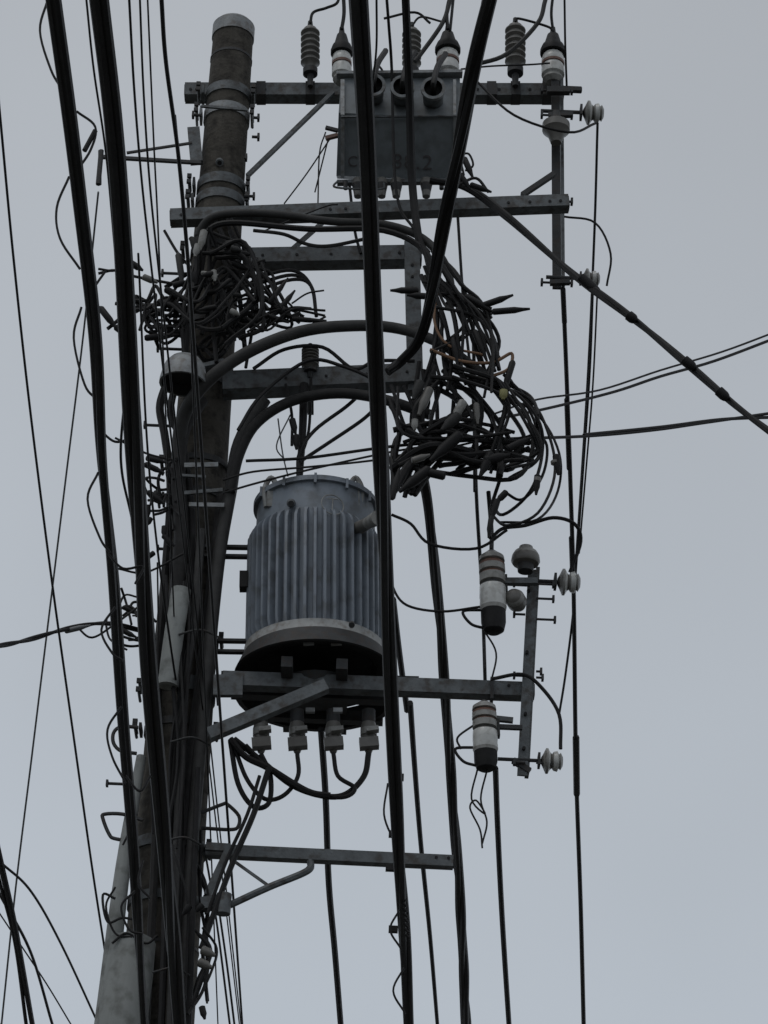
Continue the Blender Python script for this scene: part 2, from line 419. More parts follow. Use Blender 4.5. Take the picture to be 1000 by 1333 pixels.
def pin(x, y, Y, s=1.0, base=-40, name='pin_insulator'):
    b = B(name); p = V(x, y, Y); k = mp(p); X = Vector((k*s, 0, 0))
    b.lathe(p+X*(-13), p+X*14, [(0, 4*s, CERG), (.1, 9*s, CERM), (.22, 16*s, CERM), (.32, 16*s, CERW), (.42, 11*s, CERG), (.5, 9*s, CERM), (.58, 12*s, CERW), (.75, 13*s, CERW), (.82, 9*s, CERM), (.9, 11*s, CERM), (1, 6*s, CERM)], 22)
    b.tube([p+Vector((base*k, 0, 0)), p-X*12], 2.6*k, DSTEEL, 8)
    b.beam(p+X*(-17), p+X*(-14), 16*k*s, 16*k*s, DSTEEL)
    return b.emit()
pin(772, 147, 10.0, 1.0, -68); pin(769, 363, 10.0, .85, -58); pin(740, 758, 9.7, 1.1, -42); pin(718, 991, 9.7, 1.05, -70)
b = B('disc_insulator')
b.lathe(V(724, 146, 9.93), V(724, 186, 9.93), [(0, 5, DSTEEL), (.3, 8, CERG), (.4, 18, CERG), (.6, 18, CERG), (.75, 11, CERG), (1, 7, CERG)], 22)
b.emit()

# ================= cutout mounting bracket ================
b = B('cutout_bracket')
b.beampx(694, 742, 680, 1010, 9.7, 13, STEEL, vert=True, depth=.012)
b.beampx(700, 742, 686, 1010, 9.73, 5, STEEL, vert=True, depth=.06)
b.beampx(668, 990, 690, 1004, 9.7, 10, DSTEEL)
b.beampx(655, 757, 700, 757, 9.62, 11, STEEL)
b.beampx(640, 935, 668, 938, 9.65, 9, STEEL)
for y, l in ((760, 24), (779, 24), (806, 26), (882, 10), (874, 8), (993, 20)):
    b.bolt(698, y, 9.68, l, 1)
for y in (760, 800, 880, 993): b.bolt(684, y, 9.68, 16, -1)
for x, y, r in ((672, 781, 13),):
    p = V(x, y, 9.62); k = mp(p)
    b.lathe(p-Vector((.02, .05, 0)), p+Vector((.02, .06, 0)), [(0, r*.45, CERG), (.1, r*.8, CERM), (.3, r, CERG), (.7, r, CERG), (1, r*.6, CERG)], 24)
b.lathe(V(685, 711, 9.62), V(684, 744, 9.62), [(0, 5, CERM), (.04, 9, CERM), (.22, 10, CERM), (.25, 15, CERM), (.4, 18, CERG), (.6, 19, CERG), (.7, 17, CERG), (.74, 11, DSTEEL), (1, 10, DSTEEL)], 20)
for x, y in ((688, 770), (686, 850), (684, 930), (682, 975)):
    p = V(x, y, 9.69); b.tube([p, p-Vector((0, .012, 0))], .008, BLK, 8)
b.emit()

# ================= transformer =================
tr = empty('pole_transformer')
YT = 9.88
ca = V(411, 663, YT); cb = V(410, 849, YT)
kx = mp(ca)
axis = (cb-ca).normalized()
def tp(y): return ca+(cb-ca)*((y-665)/(851-665))
b = B('tank')
def ring_profile(pr, sides=64):
    b.rings([tp(q[0]) for q in pr], [q[1]*kx for q in pr], [axis]*len(pr), [q[2] for q in pr[:-1]], sides)
ring_profile([(652, 20, TRANS), (656, 66, TRANS), (661, 77, TRANS), (661, 81, TRANS), (667, 81, TRANS), (667, 76, TRANS), (688, 77, TRANS), (712, 78, TRANS), (850, 78, TRANS)])
nf = 44
for i in range(nf):
    a = 2*math.pi*i/nf; d = Vector((math.cos(a), math.sin(a), 0)); t = Vector((-d.y, d.x, 0))
    z = [(700, 76), (708, 84), (716, 88), (842, 88), (849, 86), (849, 76)]
    w = 2.1*kx; n = len(b.v); kk = b.mi(TRANS)
    for sx in (-1, 1):
        for y, r in z: 
            ww = w*(1.5 if r < 80 else .85)
            b.v.append(tp(y)+d*r*kx+t*sx*ww)
    m6 = len(z)
    for j in range(m6-1):
        b.f.append((n+j, n+j+1, n+m6+j+1, n+m6+j)); b.m.append(kk)
    b.f.append(tuple(n+j for j in range(m6))); b.m.append(kk)
    b.f.append(tuple(n+m6+j for j in range(m6))[::-1]); b.m.append(kk)
ring_profile([(849, 86, TRANSL), (849, 89, TRANSL), (859, 90, TRANSL), (860, 91, DSTEEL), (862, 92, DSTEEL), (876, 99, DSTEEL), (880, 101, DSTEEL), (881, 98, BLK2), (876, 78, BLK2), (868, 72, BLK2), (868, 10, BLK2)])  # near-black underside: its shade is put into the colour, not rubber
b.emit(tr)
b = B('fittings')
for ang in (210, 330, 270, 240, 300, 30, 150):
    a = math.radians(ang); d = Vector((math.cos(a), math.sin(a), 0))
    c = tp(666)+d*81*kx
    b.beam(c-Vector((0, 0, .025)), c+Vector((0, 0, .025)), .012, .018, TRANS)
for sx in (-1, 1):
    x = 408+sx*55
    P = path([(x-6, 660), (x-8, 636), (x, 622), (x+8, 636), (x+6, 656)], 9.72, 5)
    b.tube(P, .013, TRANSL, 8)
    b.beampx(x, 660, x, 640, 9.7, 10, TRANSL, vert=True, depth=.02)
b.lathe(V(379, 655, 9.62), V(379, 655.5, 9.58), [(0, 6, STEEL), (1, 4, DSTEEL), (1, .5, DSTEEL)], 12)
p = V(433, 657, 9.60); P = []
for i in range(25):
    a = 2*math.pi*i/24; P.append(p+Vector((math.cos(a)*14*kx, .02*math.cos(a), math.sin(a)*14*kx)))
b.tube(P, .003, TRANSL, 5)
b.tube([p+Vector((0, 0, -.03)), p+Vector((0, 0, .03))], .003, TRANSL, 5)
b.tube([p+Vector((-.025, 0, .03)), p+Vector((.025, 0, .03))], .003, TRANSL, 5)
b.lathe(V(466, 688, 9.66), V(492, 674, 9.5), [(0, 9, CERG), (.5, 8, CERM), (1, 10, CERM)], 14)
b.beampx(312, 757, 323, 757, 9.85, 32, BLK, depth=.06)
b.lathe(V(458, 812, 9.56), V(458, 814, 9.54), [(0, 4, DSTEEL), (1, 4, DSTEEL)], 10)
for x in (402, 438):
    b.beampx(x-7, 838, x+7, 837, 9.58, 6, TRANSL, depth=.02)  # pale blocks, their colour stands in for light through gaps below the band
b.emit(tr)
b = B('hanger_frame')
for i in range(-1, 2, 2):
    c = tp(899)+Vector((i*.12, 0, 0))
    b.beam(c+Vector((0, -.28, 0)), c+Vector((0, .40, 0)), .05, .05, DSTEEL)
c = tp(897); b.beam(c+Vector((-.37, .0, -.03)), c+Vector((.37, .0, -.03)), .06, .05, DSTEEL)
b.beam(c+Vector((-.31, .22, -.03)), c+Vector((.31, .22, -.03)), .05, .05, DSTEEL)
S = 40; n = len(b.v)
for y, r in ((883, 100), (908, 100), (908, 93), (883, 93)):
    for i in range(S):
        a = 2*math.pi*i/S; b.v.append(tp(y)+Vector((math.cos(a), math.sin(a), 0))*r*kx)
for j in range(4):
    for i in range(S):
        ang = 360*i/S
        if ang > 188 and ang < 352: continue
        b.f.append((n+j*S+i, n+j*S+(i+1) % S, n+((j+1) % 4)*S+(i+1) % S, n+((j+1) % 4)*S+i)); b.m.append(b.mi(DSTEEL))
b.rings([tp(895), tp(905)], [50*kx, 46*kx], [axis]*2, DSTEEL, 24)
for x in (404, 440):
    b.beampx(x-6, 925, x+6, 925, 9.7, 8, STEELL, depth=.02)  # pale blocks in place of open gaps, sky light put into the colour
b.emit(tr)
b = B('low_voltage_terminals')
for x in (340, 387, 434, 480):
    b.lathe(V(x, 925, 9.85), V(x, 980, 9.85), [(0, 9, DSTEEL), (.3, 9, CERG), (.45, 11, CERM), (.6, 11, CERM), (.62, 9, CERG), (.8, 9, CERG), (1, 4, BLK)], 14)
    b.beampx(x-12, 969, x+13, 967, 9.82, 18, CERG, depth=.05)
    b.beampx(x-3, 951, x+13, 949, 9.8, 8, CERM, depth=.04)
b.emit(tr)
b = B('low_voltage_leads')
wire(b, [(480, 980), (474, 1010), (450, 1034), (420, 1036), (380, 1022), (340, 990), (305, 962)], 8, 9.78)
wire(b, [(434, 980), (440, 1010), (462, 1026), (445, 1038), (400, 1030), (350, 1000), (320, 970)], 6, 9.76)
wire(b, [(387, 980), (388, 1010), (370, 1035), (345, 1040), (322, 1015), (306, 975)], 6, 9.76)
wire(b, [(340, 982), (352, 1010), (350, 1045), (330, 1050), (310, 1020), (300, 965)], 7, 9.76)
wire(b, [(300, 962), (320, 985), (350, 1000), (400, 1030), (430, 1036)], 9, 9.74)
wire(b, [(350, 1000), (330, 1060), (300, 1130), (262, 1235)], 8, 9.7)
wire(b, [(338, 1010), (322, 1060), (295, 1120), (270, 1190)], 5, 9.7)
wire(b, [(418, 950), (424, 1040), (428, 1150), (436, 1240), (444, 1340)], 9, 9.9, level=True, ext=(0, 25), w2=8)
b.emit(tr)

# ================= overhead cables along the street ==========
def street(name, pts, w, w2, Zc, n=3, spread=.5, rs=.6, mats=(BLK, BLK2), ext=(7, 30)):
    b = B(name)
    L, i0, i1 = extend(smooth([H(p[0], p[1], Zc) for p in pts], 16), ext, .25 if n > 1 else 1.0)
    N = len(L); RR = radii(L, i0, i1, w, w2)
    D = [0]
    for i in range(1, N): D.append(D[-1]+(L[i]-L[i-1]).length)
    for s in range(n):
        Q = []
        for i, p in enumerate(L):
            t = (L[min(i+1, N-1)]-L[max(i-1, 0)]).normalized()
            u = t.cross(Vector((0, 0, 1))).normalized(); v = t.cross(u)
            a = 2*math.pi*(s/n)+.8*(D[i]-D[i0])+.5*math.sin(D[i]*2.1+s)
            Q.append(p+(u*math.cos(a)+v*math.sin(a))*RR[i]*spread)
        b.tube(Q, [x*rs for x in RR], mats[s % len(mats)], 8)
    return b, L
b, _ = street('overhead_telecom_cable', [(70, 0), (88, 130), (104, 260), (124, 440), (132, 600), (148, 760), (160, 930), (174, 1110), (188, 1333)], 20, 13, 4.6, 2, spread=.38, rs=.72)
for pts in ([(62, 0), (52, 40), (66, 90), (80, 115)], [(90, 230), (74, 270), (78, 310), (104, 350)], [(106, 400), (96, 440), (110, 500), (126, 520)], [(128, 615), (114, 650), (130, 700), (144, 720)],
            [(100, 145), (124, 165), (118, 195), (98, 225)], [(140, 720), (160, 740), (186, 738), (176, 760)], [(158, 920), (140, 950), (146, 985), (164, 1020)], [(176, 1160), (158, 1180), (168, 1210), (186, 1216)], [(186, 1120), (180, 1150), (196, 1170)],
            [(128, 350), (150, 352), (172, 340)], [(130, 400), (112, 392), (124, 372), (138, 352)], [(130, 560), (150, 575), (172, 570)], [(150, 790), (132, 820), (146, 850), (160, 860)], [(164, 1010), (182, 1030), (196, 1010)]):
    P = path([(x, y, 5.0) for x, y in pts], 5.0); b.tube(P, 3.4*mp(P[0])/2, BLK, 6)
P = path([(110, 196, 5.0), (124, 170, 5.0)], 5.0); b.tube(P, 7*mp(P[0])/2, BLK, 8)
b.emit()
b, _ = street('overhead_telecom_cable', [(128, -5), (146, 150), (158, 300), (168, 470), (178, 640), (192, 850), (208, 1030), (222, 1180), (234, 1333)], 27, 18, 4.45, 3); b.emit()
b, _ = street('overhead_telecom_cable', [(160, 345), (164, 480), (157, 600), (176, 700), (194, 860), (215, 1010), (226, 1150)], 6, 6, 4.5, 1, mats=(BLK,), ext=(0, 0)); b.emit()
b, L = street('overhead_telecom_cable', [(466, -5), (474, 130), (480, 260), (486, 400), (494, 560), (500, 700), (508, 880), (518, 1080), (526, 1200), (532, 1333)], 26, 14, 4.5, 3)
for pts in ([(498, 560), (510, 620), (500, 680)], [(505, 1020), (500, 1060), (512, 1090), (520, 1080)], [(520, 1185), (508, 1210), (522, 1235)], [(526, 1260), (512, 1290), (528, 1320)]):
    P = path([(x, y, 7.5) for x, y in pts], 7.5); b.tube(P, 3*mp(P[0])/2, BLK, 6)
for x, y in ((512, 1086), (508, 1130), (512, 1210), (520, 1012)):
    p = V(x, y, 7.6); b.beam(p-Vector((.015, 0, 0)), p+Vector((.015, 0, 0)), .02, .02, BLK)
for k in range(16):
    y = 1112+k*7; p = V(516+k*.8, y, 7.5); q = V(522+k*.8, y+5, 7.5); b.tube([p, q], .005, BLK, 5)
b.emit()
b, _ = street('overhead_wire', [(489, -5), (489, 60), (484, 110), (480, 150), (481, 300), (488, 500)], 5, 4, 4.6, 1, mats=(BLK,), ext=(6, 0)); b.emit()
for pts, w, w2, Z in (([(112, -5), (122, 90), (138, 200), (150, 330)], 3, 3, 5.0), ([(168, -5), (175, 120), (186, 250), (202, 390)], 3.5, 3, 6.2), ([(182, -5), (187, 120), (196, 250), (212, 400)], 3, 3, 6.3),
                      ([(210, -5), (216, 80), (232, 200), (244, 330), (252, 440)], 6, 5, 5.6), ([(192, -5), (200, 180), (205, 280), (210, 400)], 2.5, 2.5, 6.6),
                      ([(0, 150), (18, 340), (40, 540), (68, 760), (96, 960), (120, 1130), (140, 1260)], 3.5, 3, 5.2),
                      ([(128, 250), (108, 440), (86, 620), (64, 800), (42, 980), (20, 1160), (2, 1333)], 2.6, 2.6, 8.2),
                      ([(0, 1120), (20, 1210), (42, 1333)], 9, 7, 5.0), ([(0, 1150), (20, 1230), (34, 1333)], 5, 5, 5.0), ([(0, 1122), (40, 1160), (80, 1230), (128, 1333)], 3.5, 3, 5.5), ([(0, 1165), (40, 1240), (68, 1333)], 4, 4, 5.2),
                      ([(0, 1190), (20, 1220), (60, 1280), (92, 1333)], 2, 2, 5.5),
                      ([(228, 150), (244, 330), (252, 520)], 3, 3, 5.9),
                      ([(180, 330), (195, 620), (225, 860), (262, 1080), (282, 1200), (300, 1340)], 3, 3, 6.3), ([(286, 1190), (296, 1260), (306, 1340)], 3, 3, 6.4)):
    b, _ = street('overhead_wire', pts, w, w2, Z, 1, mats=(LWIRE if Z > 8 else BLK,), spread=0, rs=1, ext=(5 if pts[0][1] < 20 or pts[0][0] < 5 else 0, 25)); b.emit()
def pw(name, pts, w, Y=10, **k):
    b = B(name); wire(b, pts, w, Y, **k); return b.emit()
pw('power_line', [(733, 376, 10.0), (738, 500), (743, 640), (747, 780), (750, 1000), (756, 1180), (760, 1340)], 6, level=True, ext=(0, 30), w2=6)
pw('power_line', [(778, 160, 10.0), (774, 300), (766, 480), (756, 640), (748, 760)], 3.5, level=True)
pw('power_line', [(772, 375, 10.0), (768, 480), (760, 600), (750, 740), (746, 800), (736, 880), (728, 930)], 3.2, level=True)
pw('power_line', [(778, 375, 10.0), (772, 500), (764, 600), (754, 720)], 2.5, level=True)
b = B('line_sleeve')
for x1, y1, x2, y2, w in ((738, 520, 741, 610, 7), (744, 700, 746, 760, 7), (750, 960, 751, 1034, 9), (733, 376, 735, 420, 7)):
    p1 = H(x1, y1, V(733, 376, 10).z); p2 = H(x2, y2, V(733, 376, 10).z); b.tube([p1, p2], w*mp(p1)/2, BLK, 8)
b.emit()
pw('power_line', [(720, 40, 10.0), (718, 15, 9.7), (722, -20, 9.3)], 4, ext=(0, 4))
pw('power_line', [(735, 0, 9.5), (736, 60, 9.9), (738, 116, 10.1)], 3, ext=(4, 0))
pw('power_line', [(636, 640, 9.7), (640, 690, 9.7), (640, 716, 9.6)], 6)
pw('power_line', [(616, 420, 9.7), (618, 520), (620, 640), (628, 780), (632, 900)], 5, level=True)
pw('power_line', [(645, 1000, 9.6), (648, 1080), (654, 1200), (663, 1340)], 8, level=True, ext=(0, 25), w2=7)
pw('power_line', [(640, 700, 9.6), (655, 688, 9.6), (684, 684, 9.6), (720, 674, 9.6), (748, 682, 9.6), (756, 705, 9.65), (742, 745, 9.7)], 5, Y=9.6)
pw('power_line', [(510, 670), (535, 682), (560, 708), (620, 714), (660, 690)], 4, Y=9.55)
pw('power_line', [(510, 740), (512, 765), (530, 788), (575, 796), (625, 790)], 3.5, Y=9.55)
pw('jumper_wire', [(735, 282, 9.95), (775, 290, 9.9), (795, 330, 9.9), (790, 372, 9.95)], 3, Y=9.9)
pw('jumper_wire', [(620, 105, 9.9), (670, 150, 9.8), (740, 172, 9.8), (776, 160, 9.95)], 3.5, Y=9.9)
pw('jumper_wire', [(640, 884), (680, 878), (705, 895), (728, 930), (730, 975)], 5, Y=9.6)
pw('jumper_wire', [(600, 975), (596, 960), (620, 942)], 3, Y=9.6)
b = B('tie_wire')
for pts in ([(622, 1000), (614, 1040), (632, 1060), (620, 1042), (612, 1052), (625, 1080), (628, 1104)], [(634, 1003), (626, 1040), (634, 1070), (628, 1098)], [(630, 820), (646, 850), (640, 886)], [(630, 832), (632, 870)]):
    wire(b, pts, 2.6, 9.6)
b.emit()
b = B('low_voltage_cable'); bundle(b, [(546, 600, 9.75), (558, 660), (568, 760), (578, 880), (590, 1050), (600, 1190), (607, 1340)], 14, 3, 1.6, level=True, ext=(0, 25), w2=14, mats=(BLK, BLK2), spread=.42, rs=.62); b.emit()
b = B('low_voltage_cable'); wire(b, [(534, 915, 9.7), (540, 1000), (548, 1100), (560, 1220), (570, 1340)], 8, level=True, ext=(0, 25), w2=5)
wire(b, [(512, 780, 9.7), (520, 850), (530, 925)], 8, level=True); b.emit()
b = B('low_voltage_cable'); wire(b, [(590, 0, 9.2), (586, 40, 9.9)], 4, ext=(4, 0)); 
wire(b, [(528, 0, 9.0), (533, 120, 9.4), (536, 230, 9.6), (545, 310, 9.6), (556, 330, 9.6)], 11, ext=(4, 0))
wire(b, [(506, 30, 9.2), (510, 90, 9.5), (516, 250, 9.6), (540, 300, 9.6)], 4, ext=(4, 0))
wire(b, [(596, 280, 9.8), (604, 400, 9.8), (616, 520, 9.8), (618, 640, 9.8)], 4)
b.emit()
b = B('low_voltage_cable'); bundle(b, [(640, -20, 7.4), (622, 60, 7.7), (600, 175, 8.2), (580, 280, 8.7), (562, 380, 9.1), (546, 440, 9.4), (522, 470, 9.5), (505, 484, 9.5)], 23, 3, .8, ext=(5, 0), w2=13, mats=(BLK, BLK2, BLK), spread=.42, rs=.62); b.emit()
b = B('branch_cable'); bundle(b, [(560, 235, 9.7), (610, 246, 9.7), (660, 282, 9.6), (740, 352, 9.45), (820, 412, 9.25), (900, 478, 9.05), (960, 530, 8.9), (1010, 568, 8.8)], 10, 2, 1.6, ext=(0, 12), mats=(BLK, BLK2), spread=.32, rs=.8)
for x, y, x2, y2, Y in ((755, 360, 782, 384, 9.38), (890, 468, 905, 480, 9.02), (935, 508, 948, 520, 8.9), (818, 410, 828, 418, 9.2)):
    cap(b, x, y, x2, y2, Y, 14, BLK, 12)
b.emit()
b = B('branch_clamp')
for x1, y1, x2, y2 in ((598, 226, 612, 246), (604, 205, 616, 232), (612, 240, 640, 250), (590, 215, 600, 240)): cap(b, x1, y1, x2, y2, 9.6, 8, BLK)
wire(b, [(604, 228), (600, 205), (610, 200), (616, 215), (606, 222)], 3, 9.6); wire(b, [(598, 240), (620, 232), (636, 250)], 4, 9.6)
b.emit()
for pts, w in (([(1010, 432), (940, 458), (860, 482), (780, 508), (700, 520), (640, 540)], 2.8), ([(1010, 440), (930, 470), (860, 490), (800, 510), (720, 530), (650, 545)], 4),
               ([(1010, 537), (920, 550), (850, 560), (760, 568), (640, 572), (520, 580), (400, 596), (320, 600)], 4.2), ([(1010, 543), (940, 546), (860, 556), (760, 566)], 4.5),
               ([(640, 570), (560, 588), (480, 600), (400, 608), (330, 614), (290, 625)], 3), ([(560, 580), (500, 590), (400, 612), (330, 630), (290, 642)], 3)):
    b = B('service_drop_wire'); P = [(p[0], p[1], 9.6+max(0, p[0]-640)*.004) for p in pts]
    wire(b, P, w, 9.6, ext=(14 if pts[0][0] > 1000 else 0, 0)); b.emit()
b = B('service_drop_wire')
bundle(b, [(-10, 843, 8.6), (40, 832, 9), (90, 818, 9.3), (140, 812, 9.6), (190, 822, 9.8)], 7, 2, 2, ext=(10, 0), mats=(BLK,), spread=.4, rs=.65)
cap(b, 84, 822, 118, 814, 9.3, 7, LWIRE); wire(b, [(100, 816), (120, 830), (150, 812), (180, 790)], 3, 9.5)
b.emit()
b = B('guy_wires')
wire(b, [(128, 240), (132, 196)], 7, 9.8, DSTEEL)
for pts in ([(370, 265), (400, 225), (430, 180)], [(414, 265), (416, 200), (424, 172)], [(428, 178), (410, 250)]): wire(b, pts, 2, 9.8)
wire(b, [(345, 300), (420, 270), (440, 266)], 2, 9.75)
b.emit()
b = B('jumper_wire')
for pts, w in (([(404, 30), (408, 16), (425, 10), (440, 2), (440, -20)], 4), ([(445, 38), (448, 15), (446, -20)], 5), ([(583, 38), (582, 14), (590, -20)], 5), ([(500, 24), (540, 16), (560, 30)], 3.5),
               ([(710, 0), (700, 30), (660, 70), (620, 84)], 6), ([(671, 28), (676, 24), (712, 34), (720, 40)], 3.5), ([(586, 0), (576, 30), (548, 70), (540, 80)], 6), ([(536, 34), (548, 22), (575, 28)], 3),
               ([(455, 240), (462, 300), (470, 330)], 4), ([(488, 80), (498, 95), (476, 108)], 3), ([(600, 90), (640, 86), (690, 84), (716, 82)], 2.5)):
    wire(b, [(x, y, 9.85) for x, y in pts], w, 9.85, mat=GRYC if w == 6 else BLK, ext=(0, 3) if pts[-1][1] < -5 else ((3, 0) if pts[0][1] == 0 else (0, 0)))
b.emit()

# ================= arches on the arms and tangles =================
b = B('cable_arches')
wire(b, [(232, 600, 9.82), (238, 545, 9.72), (266, 500, 9.6), (320, 460, 9.55), (390, 432, 9.55), (460, 424, 9.6), (520, 428, 9.6), (575, 448, 9.55), (620, 480, 9.5), (650, 500, 9.5)], 19, mat=GRYC, sides=12, w2=12)
wire(b, [(256, 330, 9.75), (262, 298, 9.7), (286, 280, 9.65), (350, 278, 9.62), (430, 288, 9.62), (500, 292, 9.62), (550, 310, 9.62), (580, 345, 9.6), (590, 390, 9.6)], 11, mat=GRYC, sides=10)
wire(b, [(262, 340, 9.75), (268, 305, 9.65), (300, 290, 9.62), (400, 298, 9.6), (500, 300, 9.6), (556, 330, 9.58), (562, 380, 9.55)], 8)
wire(b, [(330, 300, 9.7), (370, 305, 9.68), (400, 318, 9.68), (430, 320, 9.68), (480, 310, 9.68)], 5, mat=GRYC)
wire(b, [(300, 640, 9.75), (312, 590, 9.72), (335, 550, 9.7), (380, 522, 9.68), (440, 512, 9.66), (500, 520, 9.62), (560, 540, 9.6)], 14, mat=BLK2, sides=10)
wire(b, [(310, 560), (340, 515), (400, 470), (450, 478), (500, 500)], 5, 9.6)
wire(b, [(330, 480), (370, 455), (420, 452), (460, 480), (490, 470), (540, 470)], 5, 9.6)
wire(b, [(388, 620), (390, 590), (410, 560), (450, 530), (470, 512)], 5, 9.7)
wire(b, [(392, 600), (430, 575), (470, 548), (490, 530)], 5, 9.7)
wire(b, [(396, 500), (394, 560), (390, 622)], 12, 9.75, w2=9)
wire(b, [(372, 500), (380, 540), (380, 580)], 4, 9.75); wire(b, [(405, 492), (402, 560), (390, 600)], 4, 9.75)
wire(b, [(362, 545), (368, 590), (375, 620)], 2, 9.75, LWIRE); wire(b, [(378, 540), (360, 580), (372, 600)], 2, 9.75, LWIRE)
for x1, y1, x2, y2 in ((380, 545, 385, 565), (386, 566, 386, 585)): cap(b, x1, y1, x2, y2, 9.68, 9, BLK)
for dx in range(3):
    wire(b, [(330, 362+dx*9), (380, 352+dx*6), (405, 372), (412, 412)], 5, 9.7)
b.emit()

def tangle(name, cx, cy, rx, ry, Y, n, w0, w1, seed, dY=.25, arc=.4, mats=(BLK, BLK, BLK2)):
    r = random.Random(seed); b = B(name)
    for i in range(n):
        w = r.uniform(w0, w1); pts = []
        if r.random() < arc:
            ox = cx+r.uniform(-.5, .5)*rx; oy = cy+r.uniform(-.5, .5)*ry
            a0 = r.uniform(0, 6.28); sp = r.uniform(1.8, 4.4)*r.choice((-1, 1)); q = r.uniform(.35, .9)
            y0 = Y+r.uniform(-dY, dY); dy = r.uniform(-dY, dY)
            k = 7; ec = r.uniform(.6, 1.3)
            for j in range(k):
                a = a0+sp*j/(k-1); s = q*(1+.2*r.uniform(-1, 1))*(1+.25*j/k)
                pts.append((ox+rx*s*math.cos(a), oy+ry*s*ec*math.sin(a), y0+dy*j/(k-1)))
        else:
            x = cx+r.uniform(-.9, .9)*rx; y = cy+r.uniform(-.8, .8)*ry; a = r.uniform(0, 6.28); yy = Y+r.uniform(-dY, dY)
            st = .42*min(rx, ry)
            for j in range(r.randint(3, 6)):
                pts.append((x, y, yy)); a += r.uniform(-.7, .7)
                if ((x-cx)/rx)**2+((y-cy)/ry)**2 > .9: a = math.atan2(cy-y, cx-x)+r.uniform(-.9, .9)
                x += math.cos(a)*st*1.3; y += math.sin(a)*st*1.3; yy += r.uniform(-.06, .06)
        wire(b, pts, w, Y, mat=r.choice(mats), sub=5, sides=6)
    return b, r
def flow(b, r, n, boxes, w0, w1, Y, dY=.12, mats=(BLK, BLK, BLK2)):
    for i in range(n):
        yy = Y+r.uniform(-dY, dY)
        u = r.random()
        pts = []
        for (x0, y0, x1, y1) in boxes:
            uu = min(1, max(0, u+r.uniform(-.35, .35)))
            pts.append((x0+(x1-x0)*uu, y0+(y1-y0)*r.random(), yy+r.uniform(-.04, .04)))
        wire(b, pts, r.uniform(w0, w1), Y, mat=r.choice(mats), sub=6, sides=6)

# left tangle round the pole
r = random.Random(3); b = B('wire_tangle')
flow(b, r, 14, [(250, 280, 300, 320), (255, 330, 330, 370), (240, 380, 330, 420), (240, 430, 320, 480)], 3.5, 8, 9.7)
flow(b, r, 14, [(330, 330, 350, 420), (290, 340, 310, 430), (255, 350, 275, 430), (215, 370, 245, 430)], 3, 6.5, 9.7)
flow(b, r, 6, [(260, 300, 290, 340), (310, 310, 330, 350), (330, 380, 350, 420), (280, 420, 320, 450)], 3, 6, 9.66)
flow(b, r, 5, [(300, 400, 320, 450), (270, 430, 300, 470), (250, 440, 270, 465)], 3, 6, 9.7)
for i in range(18):
    x = r.uniform(248, 315); y = r.uniform(305, 430); a = r.choice((1.5, .2, 2.8))+r.uniform(-.4, .4); l = r.uniform(12, 24)
    cap(b, x, y, x+l*math.cos(a), y+l*math.sin(a), 9.6+r.uniform(-.06, .08), r.uniform(6, 11), r.choice((BLK, BLK, BLK, BLK2, GRYC)))
b.emit()
r = random.Random(8); b = B('wire_tangle')
flow(b, r, 11, [(305, 370, 325, 430), (340, 375, 350, 430), (370, 385, 380, 425), (390, 400, 425, 422)], 3, 5.5, 9.65, .08)
flow(b, r, 6, [(320, 340, 340, 360), (350, 350, 365, 400), (345, 400, 380, 430), (310, 410, 330, 440)], 3, 5, 9.65)
for x1, y1, x2, y2 in ((350, 395, 375, 362), (365, 402, 384, 378), (380, 415, 420, 418), (340, 408, 376, 420)): cap(b, x1, y1, x2, y2, 9.58, 7, BLK)
wire(b, [(380, 395), (400, 382), (422, 378)], 2.5, 9.6); wire(b, [(390, 432), (410, 420), (424, 412)], 3, 9.6)
b.emit()
b, r = tangle('wire_tangle', 208, 415, 38, 32, 9.75, 12, 3, 5.5, 12, .1)
flow(b, r, 5, [(240, 350, 250, 400), (205, 385, 220, 410), (178, 400, 195, 430), (205, 425, 220, 448), (240, 410, 250, 450)], 3, 5, 9.7, .06)
for x1, y1, x2, y2, m in ((130, 400, 152, 428, BLK), (170, 342, 186, 352, BLK), (186, 360, 205, 368, CERG), (225, 372, 245, 366, BLK), (205, 392, 240, 404, BLK), (188, 440, 232, 436, BLK), (232, 330, 238, 372, GRYC), (215, 376, 240, 392, BLK), (150, 425, 170, 440, BLK)):
    cap(b, x1, y1, x2, y2, 9.68, 9, m)
wire(b, [(128, 356), (150, 352), (176, 360), (240, 372)], 4, 9.7); wire(b, [(140, 428), (180, 400), (240, 396)], 5, 9.7); wire(b, [(150, 395), (190, 400), (235, 384)], 5, 9.7)
for k in range(7):
    wire(b, [(184+k*2, 402+k*6), (205, 396+k*7), (232, 400+k*6), (246, 402+k*5)], 4, 9.68+.02*k)
wire(b, [(214, 300), (232, 330), (250, 350)], 4, 9.7)
b.emit()
b, r = tangle('wire_tangle', 210, 645, 22, 58, 9.75, 11, 3, 5, 21, .1, .3)
for i in range(8):
    x = r.uniform(190, 225); y = r.uniform(600, 720); cap(b, x, y, x+r.uniform(-16, 16), y+r.uniform(8, 20), 9.7, 7, r.choice((BLK, BLK2, GRYC)))
for x1, y1, x2, y2 in ((190, 596, 216, 602), (188, 604, 214, 616), (192, 640, 214, 656)): cap(b, x1, y1, x2, y2, 9.66, 8, BLK)
wire(b, [(150, 570), (190, 590), (230, 600)], 3, 9.7); wire(b, [(152, 740), (190, 745), (240, 720)], 3, 9.7)
b.emit()
b, r = tangle('wire_tangle', 168, 812, 30, 40, 9.7, 8, 2.5, 4, 31, .1, .3)
for x1, y1, x2, y2 in ((160, 790, 182, 800), (158, 820, 178, 830)): cap(b, x1, y1, x2, y2, 9.65, 7, BLK)
b.emit()
